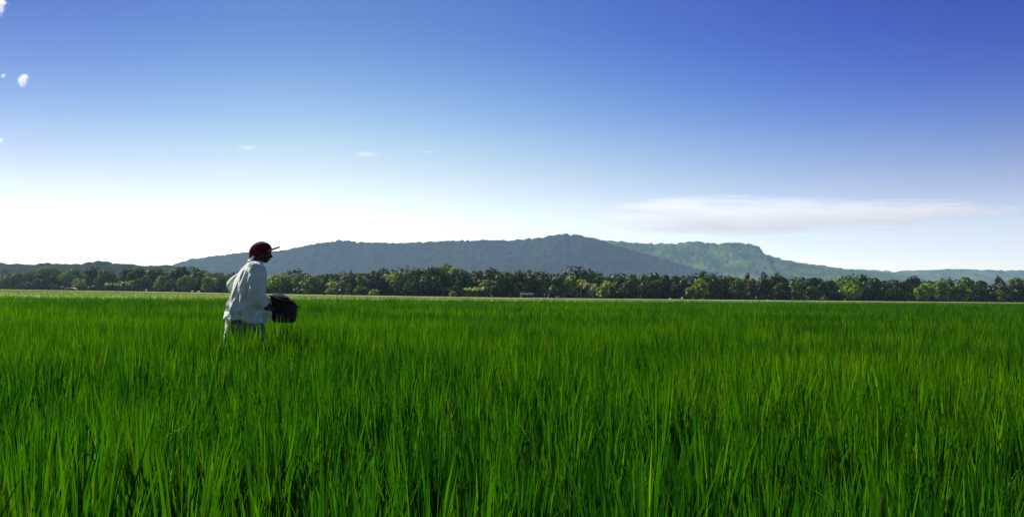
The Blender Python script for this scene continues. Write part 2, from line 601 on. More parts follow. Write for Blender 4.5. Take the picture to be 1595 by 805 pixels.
def make_tree(px, wpx, top, kind, tone, depth=0):
    D = tree_line_px(px) + depth
    base = ray(px, 460 + (px - 800) * .012, D); base.z = 0
    H = ray(px, top, D).z
    Wm = wpx / F * D
    nm, _, _ = KIND[kind]
    root = empty(nm, (base.x, D, 0.04))
    col = TONE[tone]
    jit = rng.uniform(0.85, 1.18)
    col = tuple(c * jit * rng.uniform(0.92, 1.08) for c in col[:3]) + (1,)
    tr = []
    if kind == 'palm':
        lx = rng.uniform(-.12, .12)
        ht = H * 0.82
        tp = np.array([lx * ht, rng.uniform(-.05, .05) * ht, ht])
        pts = [np.array([tp[0] * s ** 1.6, tp[1] * s, tp[2] * s]) for s in np.linspace(0, 1, 7)]
        tr = [tube_np(pts, np.linspace(0.2, 0.11, 7))]
        P = []
        nf = 17
        for i in range(nf):
            a = i / nf * 6.283 * 2.4 + rng.uniform(-.2, .2)
            up = rng.uniform(-0.2, 1.1)
            L = Wm * 0.5 * rng.uniform(0.85, 1.1) * (1.0 if up < .8 else .8)
            ts = np.linspace(0, 1, 9)
            ang = up - ts ** 1.2 * rng.uniform(1.1, 1.9)
            st = L / 8
            hx = np.cumsum(np.cos(ang) * st) - st
            hz = np.cumsum(np.sin(ang) * st)
            cx = tp[0] + np.cos(a) * hx; cy = tp[1] + np.sin(a) * hx; cz = tp[2] + hz
            C = np.stack([cx, cy, cz], 1)
            side = np.array([-np.sin(a), np.cos(a), 0])
            for sgn in (-1, 1):
                for j in range(8):
                    p = C[j] * 0.5 + C[j + 1] * 0.5
                    d = (C[j + 1] - C[j]); d /= np.linalg.norm(d)
                    ll = L * 0.27 * (1 - abs(j / 8 - 0.4) * 0.9)
                    tip = p + side * sgn * ll * 0.8 + d * ll * 0.5 + np.array([0, 0, -ll * 0.35])
                    w2 = d * st * 0.36
                    P.append((np.array([p - w2, tip - w2 * 0.3, tip + w2 * 0.3, p + w2]), np.array([[0, 1, 2, 3]]),
                              np.full(4, rng.uniform(.2, 1))))
        crown = merge(P)
    elif kind == 'banana':
        P = []
        ns = max(3, int(Wm / 1.0))
        for s in range(ns):
            sx, sy = rng.uniform(-.42, .42) * Wm, rng.uniform(-1.2, 1.2)
            hs_ = H * rng.uniform(.45, .62)
            tr.append(tube_np([(sx, sy, 0), (sx + .05, sy, hs_ * .5), (sx + .08, sy, hs_)], [.16, .13, .08], 6))
            for i in range(8):
                a = rng.uniform(0, 6.28)
                L = (H - hs_) * rng.uniform(.9, 1.35)
                up = rng.uniform(.75, 1.45)
                ts = np.linspace(0, 1, 6)
                ang = up - ts ** 1.5 * rng.uniform(.5, 1.6)
                hx = np.cumsum(np.cos(ang)) * L / 6; hz = np.cumsum(np.sin(ang)) * L / 6
                side = np.array([-np.sin(a), np.cos(a), 0.25])
                wv = np.array([.1, .24, .3, .28, .2, .04]) * rng.uniform(.8, 1.2)
                C = np.stack([sx + np.cos(a) * hx, sy + np.sin(a) * hx, hs_ + hz], 1)
                V_ = np.concatenate([C - side * wv[:, None], C + side * wv[:, None]])
                Q_ = np.array([[j, j + 1, 6 + j + 1, 6 + j] for j in range(5)])
                P.append((V_, Q_, np.full(12, rng.uniform(.3, 1))))
        crown = merge(P)
    else:
        lobes = []
        hw = Wm / 2
        if kind == 'broad':
            z0, nl, lr = 0.16, 17, (0.19, 0.30)
        elif kind == 'round':
            z0, nl, lr = 0.06, 14, (0.24, 0.36)
        elif kind == 'tall':
            z0, nl, lr = 0.10, 12, (0.28, 0.42)
        elif kind == 'slim':
            z0, nl, lr = 0.15, 8, (0.3, 0.5)
        else:
            z0, nl, lr = 0.0, 8, (0.25, 0.38)
        zc, zr = H * (1 + z0) / 2, H * (1 - z0) / 2
        for i in range(nl):
            d = rng.normal(0, 1, 3); d /= np.linalg.norm(d)
            if kind == 'broad': d[2] = abs(d[2]) * 0.9 - 0.15
            r = hw * rng.uniform(*lr)
            rz = min(r * rng.uniform(.6, .85), zr * 0.5)
            c = (d[0] * (hw - r) * .95, d[1] * (hw - r) * .9, zc + d[2] * (zr - rz))
            if kind == 'slim': c = (d[0] * hw * .3, d[1] * hw * .3, H * (.2 + .72 * i / nl)); r = hw * (0.9 - 0.6 * i / nl); rz = H * .12
            lobes.append((c, (r, r, rz)))
        # one lobe reaches the very top, and a core fills the middle
        if kind != 'slim':
            lobes.append(((rng.uniform(-.2, .2) * hw, 0, H - zr * .36), (hw * .42, hw * .42, zr * .36)))
            lobes.append(((0, 0, zc), (hw * .72, hw * .6, zr * .62)))
        crown = lobe_leaves(lobes, 7.0, 0.31)
        th = max(0.6, H * (z0 + .25))
        rb = max(0.12, Wm * 0.022)
        lx = rng.uniform(-.4, .4)
        tr.append(tube_np([(0, 0, 0), (lx * .3, 0, th * .5), (lx, .1, th)], [rb, rb * .8, rb * .6]))
        for c, r in lobes[:4]:
            tr.append(tube_np([(lx * .6, .05, th * .75), ((lx + c[0]) / 2, c[1] / 2, (th + c[2]) / 2), c], [rb * .5, rb * .35, rb * .15], 5))
    if kind == 'banana':
        for V_, Q_, A_ in tr:
            link('stem', np_mesh('stem', V_, Q_), bark_m, root)
    else:
        V_, Q_, A_ = merge(tr)
        link('trunk', np_mesh('trunk', V_, Q_), bark_m, root)
    V_, Q_, A_ = crown
    c = link('leaves' if kind == 'banana' else 'crown', np_mesh('crown', V_, Q_, A_), crown_m, root)
    c.color = col
    return root


# (photo x, width, top y, kind, tone, extra depth)
TREES = [
    (-60, 70, 418, 'round', 'mid', 4), (-25, 50, 424, 'broad', 'mid', 8),
    (3, 22, 415, 'palm', 'dark', 10), (10, 34, 431, 'bush', 'light', -4), (34, 40, 426, 'round', 'mid', 3), (72, 72, 417, 'broad', 'mid', 12),
    (62, 60, 434, 'bush', 'dark', 0), (112, 46, 419, 'broad', 'light', 6), (122, 26, 433, 'bush', 'pale', -3), (146, 40, 416, 'round', 'dark', 14),
    (164, 38, 421, 'round', 'mid', 2), (156, 16, 415, 'palm', 'mid', 8), (176, 30, 440, 'banana', 'pale', -5), (194, 34, 436, 'banana', 'pale', -4),
    (198, 34, 418, 'tall', 'mid', 10), (213, 38, 417, 'broad', 'dark', 8), (232, 24, 419, 'round', 'light', 5), (222, 40, 433, 'bush', 'dark', 0),
    (248, 38, 417, 'broad', 'mid', 12), (251, 26, 428, 'round', 'light', 0), (280, 42, 416, 'broad', 'dark', 10), (272, 34, 434, 'bush', 'dark', -1),
    (304, 28, 417, 'tall', 'mid', 12), (294, 40, 429, 'round', 'light', -2), (313, 20, 421, 'tall', 'mid', 5), (328, 24, 422, 'palm', 'mid', 6),
    (328, 36, 431, 'round', 'gold', -2), (347, 30, 432, 'round', 'mid', 1), (372, 44, 430, 'round', 'dark', 2), (400, 40, 428, 'broad', 'mid', 4),
    (438, 52, 427, 'round', 'gold', 0), (428, 40, 432, 'round', 'mid', 6), (466, 34, 427, 'broad', 'light', 5), (486, 42, 430, 'round', 'light', 0),
    (507, 18, 430, 'tall', 'mid', 6), (505, 24, 433, 'palm', 'mid', 9), (516, 24, 436, 'palm', 'pale', -2), (535, 26, 424, 'palm', 'brown', 0),
    (517, 22, 448, 'bush', 'pale', -5), (532, 24, 436, 'palm', 'brown', -3), (548, 20, 431, 'slim', 'mid', 2), (560, 20, 425, 'round', 'gold', 3),
    (562, 30, 446, 'bush', 'mid', -4), (586, 46, 424, 'round', 'dark', 2), (582, 22, 451, 'bush', 'gold', -6), (592, 20, 424, 'broad', 'brown', 5),
    (606, 30, 426, 'palm', 'pale', 3), (614, 26, 423, 'round', 'gold', 6), (622, 34, 430, 'round', 'brown', 1),
    (648, 60, 419, 'broad', 'mid', 4), (676, 66, 416, 'broad', 'mid', 7), (690, 60, 413, 'broad', 'light', 22), (660, 70, 430, 'round', 'dark', 0),
    (712, 46, 417, 'round', 'light', 10), (725, 40, 423, 'round', 'dark', 2), (745, 20, 420, 'round', 'brown', 5), (742, 30, 447, 'bush', 'dark', -2),
    (730, 22, 447, 'banana', 'pale', -6), (748, 22, 446, 'banana', 'pale', -6), (705, 13, 454, 'bush', 'pale', -12),
    (764, 42, 418, 'broad', 'mid', 9), (756, 24, 434, 'palm', 'light', 2), (790, 24, 417, 'palm', 'mid', 14), (780, 44, 428, 'round', 'dark', 2),
    (808, 30, 420, 'broad', 'mid', 8), (828, 36, 427, 'round', 'dark', 3), (846, 22, 424, 'palm', 'dark', 14), (842, 34, 434, 'broad', 'mid', 1),
    (862, 26, 423, 'palm', 'dark', 12), (872, 36, 430, 'round', 'mid', 4), (888, 30, 430, 'broad', 'gold', 2), (905, 26, 433, 'palm', 'pale', 3),
    (914, 20, 438, 'palm', 'pale', -3), (932, 28, 431, 'round', 'mid', 6), (924, 20, 443, 'palm', 'pale', -5), (945, 24, 436, 'palm', 'pale', 0),
    (940, 28, 446, 'bush', 'gold', -5), (966, 36, 429, 'broad', 'mid', 4), (985, 28, 427, 'round', 'light', 8), (980, 44, 438, 'bush', 'dark', -1),
    (1000, 26, 422, 'palm', 'mid', 10), (1016, 34, 424, 'broad', 'mid', 8), (1032, 30, 428, 'round', 'dark', 3), (1012, 40, 438, 'round', 'dark', 0),
    (1052, 38, 430, 'round', 'brown', 3), (1064, 26, 436, 'round', 'dark', 0), (1096, 26, 423, 'tall', 'mid', 8), (1104, 52, 429, 'broad', 'mid', 4),
    (1076, 22, 446, 'bush', 'gold', -4), (1090, 30, 434, 'round', 'gold', -3), (1132, 42, 430, 'round', 'mid', 4), (1148, 36, 432, 'round', 'light', 1),
    (1162, 15, 423, 'slim', 'dark', 10), (1144, 40, 442, 'bush', 'dark', -2), (1172, 30, 434, 'broad', 'brown', 3), (1191, 18, 422, 'slim', 'dark', 9),
    (1190, 34, 434, 'round', 'dark', 0), (1208, 34, 425, 'broad', 'brown', 4), (1222, 26, 432, 'round', 'mid', 6), (1216, 36, 440, 'bush', 'dark', -1),
    (1240, 30, 438, 'round', 'light', 1), (1268, 46, 433, 'broad', 'dark', 4), (1266, 34, 446, 'bush', 'mid', -2), (1292, 30, 437, 'round', 'mid', 3),
    (1318, 56, 429, 'broad', 'light', 5), (1346, 52, 428, 'broad', 'mid', 9), (1324, 40, 440, 'round', 'gold', -2), (1362, 50, 434, 'round', 'dark', 1),
    (1388, 46, 436, 'broad', 'dark', 4), (1420, 42, 430, 'broad', 'dark', 12), (1398, 36, 446, 'bush', 'dark', -2), (1380, 20, 450, 'palm', 'pale', -4),
    (1440, 34, 441, 'round', 'gold', -3), (1466, 34, 436, 'tall', 'light', 0), (1479, 14, 429, 'slim', 'brown', 4), (1506, 34, 431, 'round', 'light', 4),
    (1490, 32, 445, 'bush', 'mid', -2), (1508, 24, 450, 'bush', 'gold', -5), (1530, 28, 436, 'round', 'mid', 2), (1540, 24, 446, 'bush', 'dark', -2),
    (1556, 24, 430, 'broad', 'dark', 8), (1562, 24, 439, 'round', 'brown', -1), (1584, 40, 433, 'round', 'light', 5), (1584, 44, 442, 'round', 'dark', 0),
    (1620, 50, 432, 'broad', 'mid', 4), (1660, 50, 436, 'round', 'dark', 2),
]
REG = [(30, 'at the far left end of the tree line'), (130, 'beside the pale shelter at the left'), (220, 'above the banana clumps at the left'),
       (345, 'just left of the farmer'), (425, 'directly behind the farmer'), (500, 'just right of the bucket'), (575, 'by the brown palms'),
       (640, 'left of the widest crowns'), (735, 'in the group of widest crowns'), (800, 'just left of the grey hut'),
       (880, 'behind and right of the grey hut'), (960, 'below the highest hilltop'), (1070, 'under the shaded slope'), (1130, 'where the shaded slope ends'),
       (1235, 'below the cliff'), (1310, 'just right of the cliff'), (1425, 'under the falling hill slope'), (1515, 'by the slim brown spire'),
       (9999, 'at the far right end of the tree line')]
ORD = ['leftmost', 'second', 'third', 'fourth', 'fifth', 'sixth']
keys = {}
made = []
for tspec in sorted(TREES, key=lambda s: s[0]):
    o = make_tree(*tspec)
    reg = next(r for lim, r in REG if tspec[0] < lim)
    k = (tspec[3], tspec[4], reg)
    keys.setdefault(k, []).append(o)
    made.append((o, k))
for k, lst in keys.items():
    w_, cat = KIND[k[0]][1], KIND[k[0]][2]
    for i, o in enumerate(lst):
        if len(lst) == 1:
            lab = f"{TONEW[k[1]]} {w_} {k[2]}"
        else:
            lab = f"{ORD[i]} {TONEW[k[1]]} {w_} {k[2]}"
        grp = {'palm': 'palms in the tree line', 'banana': 'banana clumps at the field edge', 'bush': 'bushes at the foot of the trees'}.get(k[0], 'trees lining the far edge of the field')
        tag(o, lab, cat, grp)

# the wood behind the single trees, one dark mass
lobes = []
for i in range(380):
    x = rng.uniform(-230, 215)
    y = tree_line(x) + rng.uniform(16, 50)
    r = rng.uniform(2.2, 4.2)
    h = rng.uniform(0.9, 4.0)
    lobes.append(((x, y, h), (r * 1.2, r, r * .75)))
for i in range(420):                                    # undergrowth between the trunks
    x = rng.uniform(-215, 200)
    r = rng.uniform(1.2, 2.4)
    lobes.append(((x, tree_line(x) + rng.uniform(3, 14), rng.uniform(0.2, 1.3)), (r * 1.2, r, r * .7)))
V_, Q_, A_ = lobe_leaves(lobes, 2.0, 0.5)
o = link('woodland', np_mesh('woodland', V_, Q_, A_), crown_m)
o.color = (0.028, 0.050, 0.020, 1)
tag(o, kind='stuff')

# ------------------------------------------------------------------ bmesh solids for people and things
def bm_tube(bm, pts, rad, seg=14, caps=True, sx=None):
    """Tapered tube with hemispherical ends; sx optional per-point (a,b) flattening with fixed frame."""
    pts = [Vector(p) for p in pts]
    rings = []
    n = len(pts)
    ref = Vector((0, 1, 0)) if abs((pts[-1] - pts[0]).normalized().y) < 0.9 else Vector((1, 0, 0))
    def ring(c, d, r, e=(1, 1)):
        a = d.cross(ref).normalized(); b = d.cross(a).normalized()
        return [bm.verts.new(c + a * math.cos(2 * math.pi * k / seg) * r * e[0] + b * math.sin(2 * math.pi * k / seg) * r * e[1]) for k in range(seg)]
    for i in range(n):
        d = (pts[min(i + 1, n - 1)] - pts[max(i - 1, 0)]).normalized()
        e = sx[i] if sx else (1, 1)
        if i == 0 and caps:
            for q in (80, 55, 28):
                rings.append(ring(pts[0] - d * rad[0] * math.sin(R(q)) * min(e), d, rad[0] * math.cos(R(q)), e))
        rings.append(ring(pts[i], d, rad[i], e))
        if i == n - 1 and caps:
            for q in (28, 55, 80):
                rings.append(ring(pts[-1] + d * rad[-1] * math.sin(R(q)) * min(e), d, rad[-1] * math.cos(R(q)), e))
    for a, b in zip(rings, rings[1:]):
        for k in range(seg):
            bm.faces.new((a[k], a[(k + 1) % seg], b[(k + 1) % seg], b[k]))
    bm.faces.new(rings[0][::-1]); bm.faces.new(rings[-1])


def bm_ball(bm, c, r, rot=None, u=20, v=14):
    g = bmesh.ops.create_uvsphere(bm, u_segments=u, v_segments=v, radius=1)
    M_ = Matrix.Translation(Vector(c)) @ (rot.to_4x4() if rot else Matrix.Identity(4)) @ Matrix.Diagonal((*r, 1))
    bmesh.ops.transform(bm, matrix=M_, verts=g['verts'])


def spline(pts, n):
    """Catmull-Rom through points (tuples of any length)."""
    P = np.array(pts, float)
    P = np.vstack([2 * P[0] - P[1], P, 2 * P[-1] - P[-2]])
    o = []
    m_ = len(P) - 3
    for i in range(n):
        t = i / (n - 1) * m_
        k = min(int(t), m_ - 1)
        t -= k
        p0, p1, p2, p3 = P[k:k + 4]
        o.append(0.5 * (2 * p1 + (p2 - p0) * t + (2 * p0 - 5 * p1 + 4 * p2 - p3) * t * t + (3 * p1 - p0 - 3 * p2 + p3) * t ** 3))
    return o


def solid(name, bm, mt, parent, voxel=None, smooth=4, fac=0.5):
    bmesh.ops.recalc_face_normals(bm, faces=bm.faces)
    me = bpy.data.meshes.new(name)
    bm.to_mesh(me); bm.free()
    o = link(name, me, mt, parent, smooth=True)
    if voxel:
        md = o.modifiers.new('remesh', 'REMESH'); md.mode = 'VOXEL'; md.voxel_size = voxel; md.use_smooth_shade = True
        if smooth:
            s = o.modifiers.new('smooth', 'SMOOTH'); s.iterations = smooth; s.factor = fac
    return o


def cloth_mat(name, c1, c2, scale=30, fold=0.5, fscale=9, weave=True):
    mt, t = mat(name)
    o = N(t, 'ShaderNodeOutputMaterial')
    p = N(t, 'ShaderNodeBsdfPrincipled', Roughness=0.95)
    p.inputs['Specular IOR Level'].default_value = 0.1
    p.inputs['Sheen Weight'].default_value = 0.15
    tc = N(t, 'ShaderNodeTexCoord')
    n1 = N(t, 'ShaderNodeTexNoise', Scale=scale, Detail=5)
    n2 = N(t, 'ShaderNodeTexNoise', Scale=fscale, Detail=3, Distortion=1.2)
    t.links.new(tc.outputs['Object'], n1.inputs['Vector'])
    t.links.new(tc.outputs['Object'], n2.inputs['Vector'])
    r = ramp(t, [(0.38, c1), (0.62, c2)])
    t.links.new(n1.outputs[0], r.inputs[0])
    t.links.new(r.outputs[0], p.inputs['Base Color'])
    b = N(t, 'ShaderNodeBump', Strength=fold, Distance=0.03)
    t.links.new(n2.outputs[0], b.inputs['Height'])
    t.links.new(b.outputs[0], p.inputs['Normal'])
    t.links.new(p.outputs[0], o.inputs['Surface'])
    return mt


skin_m = surf_mat('dark_skin', (0.045, 0.024, 0.018), (0.075, 0.04, 0.03), 14, rough=0.5)
shirt_m = cloth_mat('off_white_cotton', (0.68, 0.71, 0.60), (0.78, 0.81, 0.70), 6, 0.6, 11)
trouser_m = cloth_mat('blue_grey_cloth', (0.09, 0.10, 0.10), (0.28, 0.30, 0.27), 26, 0.5, 12)
cap_m = cloth_mat('maroon_cloth', (0.075, 0.002, 0.014), (0.12, 0.004, 0.022), 8, 0.2, 12)
brim_m = cloth_mat('cream_cloth', (0.30, 0.29, 0.20), (0.38, 0.36, 0.26), 8, 0.1, 12)
hair_m = surf_mat('black_hair', (0.008, 0.007, 0.007), (0.016, 0.013, 0.012), 60, rough=0.7, bump=0.4)
eye_m = surf_mat('eye_white', (0.6, 0.56, 0.5), (0.7, 0.66, 0.6), 5, rough=0.2)
iris_m = surf_mat('iris', (0.012, 0.008, 0.006), (0.02, 0.012, 0.008), 5, rough=0.1)
bucket_m = surf_mat('dark_plastic', (0.012, 0.006, 0.012), (0.040, 0.018, 0.030), 14, rough=0.6, bump=0.2)
fill_m = surf_mat('dark_grain', (0.005, 0.004, 0.006), (0.014, 0.009, 0.013), 45, rough=0.9, bump=0.8)

# ------------------------------------------------------------------ farmer (facing right and a little away)
YAW = R(22)
person = empty('person', (PX, PY, -0.008), YAW)
tag(person, 'person in maroon cap and off-white long-sleeved shirt wading through the rice with a bucket', 'person')


def finger(bm, base, pts, r0=0.0088, r1=0.0068):
    bm_tube(bm, [base] + pts, list(np.linspace(r0, r1, len(pts) + 1)), seg=8)


def arm(bm, sh, el, wr, knuck, palm_n, grip_dir, thumb_dir):
    sh, el, wr, knuck = map(Vector, (sh, el, wr, knuck))
    bm_tube(bm, [sh, sh.lerp(el, .5), el], [.052, .045, .037])
    bm_tube(bm, [el, el.lerp(wr, .35), wr], [.038, .040, .026])
    d = (knuck - wr).normalized()
    n = Vector(palm_n).normalized()
    s = d.cross(n).normalized()
    # palm: four metacarpal tubes fused by the remesh
    lens = (.040, .046, .043, .034)
    for k in range(4):
        off = (k - 1.5) * .0195
        b0 = wr + s * off * .55
        b1 = knuck + s * off
        bm_tube(bm, [b0, b1], [.0165, .0125], seg=10)
        g = Vector(grip_dir).normalized()
        l_ = lens[k]
        p1 = b1 + (d * .75 + g * .35).normalized() * l_
        p2 = p1 + (d * .15 + g).normalized() * l_ * .72
        p3 = p2 + (g * .8 - d * .55).normalized() * l_ * .55
        finger(bm, b1, [p1, p2, p3])
    tb = wr.lerp(knuck, .25) - s * .026
    t1 = tb + (Vector(thumb_dir).normalized() * .6 + d * .8).normalized() * .035
    t2 = t1 + (d * .9 + Vector(grip_dir).normalized() * .35).normalized() * .03
    t3 = t2 + (d * .6 + Vector(grip_dir).normalized() * .8).normalized() * .024
    bm_tube(bm, [tb, t1, t2, t3], [.015, .0115, .0100, .0082], seg=8)


bm = bmesh.new()
# torso
tor = [(-.02, 0, .86), (-.01, 0, .96), (.0, 0, 1.08), (.02, 0, 1.22), (.03, 0, 1.33), (.045, 0, 1.40)]
bm_tube(bm, tor, [.15, .15, .145, .165, .165, .08], seg=24, sx=[(.8, 1.05), (.72, .98), (.7, .98), (.72, 1.05), (.66, 1.12), (.7, 1.2)])
bm_tube(bm, [(.04, -.16, 1.365), (.05, 0, 1.39), (.04, .16, 1.365)], [.052, .06, .052])
bm_tube(bm, [(.045, 0, 1.36), (.075, 0, 1.43), (.105, 0, 1.50)], [.062, .056, .058])
# head, slightly bowed forwards
HC = Vector((.135, 0, 1.545))
HR = Matrix.Rotation(R(8), 3, 'Y')
def H_(x, y, z): return HC + HR @ Vector((x, y, z))
bm_ball(bm, H_(-.012, 0, .030), (.098, .078, .088), HR)       # skull
bm_ball(bm, H_(.030, 0, -.040), (.062, .062, .075), HR)       # face
bm_ball(bm, H_(.046, 0, -.092), (.036, .038, .026), HR)       # chin
bm_tube(bm, [H_(-.02, -.052, -.045), H_(.045, -.030, -.092)], [.024, .017])
bm_tube(bm, [H_(-.02, .052, -.045), H_(.045, .030, -.092)], [.024, .017])
bm_tube(bm, [H_(.080, -.030, .012), H_(.090, 0, .014), H_(.080, .030, .012)], [.011, .012, .011], seg=8)  # brow
bm_tube(bm, [H_(.086, 0, .004), H_(.100, 0, -.018), H_(.108, 0, -.034)], [.009, .011, .015], seg=10)       # nose
bm_ball(bm, H_(.094, -.013, -.037), (.012, .009, .009)); bm_ball(bm, H_(.094, .013, -.037), (.012, .009, .009))
bm_tube(bm, [H_(.080, -.022, -.060), H_(.093, 0, -.057), H_(.080, .022, -.060)], [.006, .0085, .006], seg=8)  # upper lip
bm_tube(bm, [H_(.079, -.020, -.071), H_(.090, 0, -.071), H_(.079, .020, -.071)], [.006, .0095, .006], seg=8)  # lower lip
bm_tube(bm, [H_(.06, -.045, -.02), H_(.04, -.056, -.02)], [.018, .018]); bm_tube(bm, [H_(.06, .045, -.02), H_(.04, .056, -.02)], [.018, .018])
for s in (-1, 1):   # ears
    bm_tube(bm, [H_(-.010, s * .078, .006), H_(-.016, s * .086, .014), H_(-.022, s * .084, -.002), H_(-.016, s * .080, -.022), H_(-.008, s * .077, -.03)],
            [.008, .011, .012, .009, .006], seg=8)
# arms: right (near the camera) reaches forward to the bucket, left holds its far rim, elbow out behind
arm(bm, (.045, -.185, 1.345), (.010, -.262, 1.085), (.155, -.225, .905), (.235, -.170, .905), (.1, -.75, .6), (.35, .7, -.55), (0, .2, 1))
arm(bm, (.045, .185, 1.345), (-.150, .300, 1.165), (.125, .252, 1.032), (.205, .195, 1.000), (.4, .8, .45), (.6, -.65, -.35), (0, -.2, 1))
# legs: striding
for (hp, kn, an, toe) in (((.0, -.09, .86), (.12, -.10, .48), (.02, -.10, .09), (.17, -.11, .03)),
                          ((-.03, .09, .86), (-.02, .10, .47), (-.22, .10, .12), (-.10, .10, .03))):
    hp, kn, an, toe = map(Vector, (hp, kn, an, toe))
    bm_tube(bm, [hp, hp.lerp(kn, .5), kn], [.088, .075, .055])
    bm_tube(bm, [kn, kn.lerp(an, .3), an], [.054, .056, .037])
    bm_tube(bm, [an - Vector((.03, 0, .03)), an.lerp(toe, .5) - Vector((0, 0, .015)), toe], [.036, .036, .024])
body = solid('body', bm, skin_m, person, voxel=0.0052, smooth=3)

# eyes
for s in (-1, 1):
    bm = bmesh.new(); bm_ball(bm, H_(.076, s * .029, -.006), (.010, .010, .007), HR, 12, 8)
    e = solid('eye', bm, eye_m, person)
    bm = bmesh.new(); bm_ball(bm, H_(.0875, s * .029, -.006), (.003, .0055, .0055), HR, 10, 6)
    solid('iris', bm, iris_m, e)
# hair below the cap
bm = bmesh.new()
bm_ball(bm, H_(-.030, 0, .016), (.088, .083, .082), HR)
bm_tube(bm, [H_(-.075, -.045, -.03), H_(-.085, 0, -.035), H_(-.075, .045, -.03)], [.028, .03, .028])
solid('hair', bm, hair_m, person, voxel=0.006, smooth=3)

# cap: soft crown, button, panel seams; cream brim tilted up
bm = bmesh.new()
CR = Matrix.Rotation(R(-4), 3, 'Y')
def C_(x, y, z): return HC + CR @ Vector((x, y, z))
nu, nv = 36, 12
rows = []
for j in range(nv):
    ph = j / (nv - 1) * math.pi / 2
    row = []
    for i in range(nu):
        th = 2 * math.pi * i / nu
        back = max(0, -math.cos(th))
        rx = .116 + .026 * back
        seam = 1 - .010 * max(0, 1 - abs(((th * 6 / (2 * math.pi)) % 1) - .5) * 0 - 6 * abs((((th * 6 / (2 * math.pi)) + .5) % 1) - .5))
        zz = .116 * math.sin(ph) ** .9
        drop = -.066 * back * (1 - math.sin(ph))
        puff = 1 + .06 * math.sin(ph * 2) * (1 + back * .5)
        row.append(bm.verts.new(C_(-.012 + rx * math.cos(ph) * puff * math.cos(th) * seam, .100 * math.cos(ph) * puff * math.sin(th) * seam,
                                   .006 + zz + drop)))
    rows.append(row)
for a, b in zip(rows, rows[1:]):
    for i in range(nu):
        bm.faces.new((a[i], a[(i + 1) % nu], b[(i + 1) % nu], b[i]))
bmesh.ops.remove_doubles(bm, verts=rows[-1], dist=0.004)
cap = solid('cap', bm, cap_m, person)
md = cap.modifiers.new('s', 'SOLIDIFY'); md.thickness = 0.004; md.offset = 1
bm = bmesh.new(); bm_ball(bm, C_(-.012, 0, .120), (.007, .007, .003)); solid('button', bm, cap_m, cap)
bm = bmesh.new()
g = []
for i in range(15):
    a = -R(62) + R(124) * i / 14
    row = []
    for j in range(6):
        s = j / 5
        rr = .110 + .104 * s * (max(0, math.cos(a * 1.25)) ** .6)
        row.append(bm.verts.new(C_(-.010 + rr * math.cos(a), rr * .90 * math.sin(a), .040 + .024 * s * math.cos(a) - .034 * (math.sin(a) ** 2))))
    g.append(row)
for a, b in zip(g, g[1:]):
    for j in range(5):
        bm.faces.new((a[j], a[j + 1], b[j + 1], b[j]))
brim = solid('brim', bm, brim_m, cap)
md = brim.modifiers.new('s', 'SOLIDIFY'); md.thickness = 0.020
md = brim.modifiers.new('b', 'SUBSURF'); md.levels = md.render_levels = 1

# shirt: a loose long-sleeved shirt hanging over the trousers
bm = bmesh.new()
#  centre x, y, z, half depth (x), half width (y)
SH = [(-.012, 0, .745, .215, .262), (-.015, 0, .775, .222, .266), (-.018, 0, .83, .215, .258), (-.022, 0, .92, .210, .255), (-.014, 0, 1.04, .185, .240),
      (.000, 0, 1.16, .170, .232), (.018, 0, 1.26, .155, .225), (.030, 0, 1.34, .132, .200), (.045, 0, 1.39, .098, .140), (.055, 0, 1.425, .074, .082), (.06, 0, 1.44, .070, .075)]
S_ = spline(SH, 44)
rings = []
seg = 72
for k, (cx, cy, z, a, b) in enumerate(S_):
    row = []
    low = max(0, (1.12 - z) / .37)
    for i in range(seg):
        th = 2 * math.pi * i / seg
        fold = (.010 * math.sin(th * 9 + z * 7) + .007 * math.sin(th * 15 - z * 13 + 1.3) + .005 * math.sin(th * 5 + z * 21)) * (0.35 + low)
        fold += .012 * math.sin(z * 42 + 3 * math.sin(th * 2)) * max(0, 1 - abs(z - .86) / .16)
        diag = .010 * (1 - abs(math.sin(9 * (z + .30 * math.cos(th + .6)) + 1.5 * th))) + .006 * (1 - abs(math.sin(th * 11 + 5 * z)))
        e = 1 + 1.5 * (fold + diag) / .2
        ex = math.copysign(abs(math.cos(th)) ** .85, math.cos(th)); ey = math.copysign(abs(math.sin(th)) ** .85, math.sin(th))
        hem = (.018 * math.sin(th * 2 + .5) + .01 * math.sin(th * 5)) * max(0, 1 - k / 5)
        row.append(bm.verts.new((cx + a * e * ex, cy + b * e * ey, z + hem)))
    rings.append(row)
for a, b in zip(rings, rings[1:]):
    for i in range(seg):
        bm.faces.new((a[i], a[(i + 1) % seg], b[(i + 1) % seg], b[i]))
bm.faces.new(rings[0][::-1]); bm.faces.new(rings[-1])


def sleeve(bm, pts):
    """pts: x,y,z,r. Ringed tube with folds that bunch at the elbow and the cuff."""
    S2 = spline(pts, 34)
    rg = []
    n = len(S2)
    for i, (x, y, z, r) in enumerate(S2):
        p = Vector((x, y, z))
        q = Vector(S2[min(i + 1, n - 1)][:3]) - Vector(S2[max(i - 1, 0)][:3])
        d = q.normalized()
        a = d.cross(Vector((0, 1, .2))).normalized(); b = d.cross(a).normalized()
        row = []
        for k in range(28):
            th = 2 * math.pi * k / 28
            w2 = 1 + .055 * math.sin(i * .95 + 2.2 * math.sin(th)) + .05 * math.sin(th * 4 + i * .25) + .03 * math.sin(th * 7 - i * .4)
            row.append(bm.verts.new(p + (a * math.cos(th) + b * math.sin(th)) * r * w2))
        rg.append(row)
    for a, b in zip(rg, rg[1:]):
        for k in range(28):
            bm.faces.new((a[k], a[(k + 1) % 28], b[(k + 1) % 28], b[k]))
    bm.faces.new(rg[0][::-1]); bm.faces.new(rg[-1])


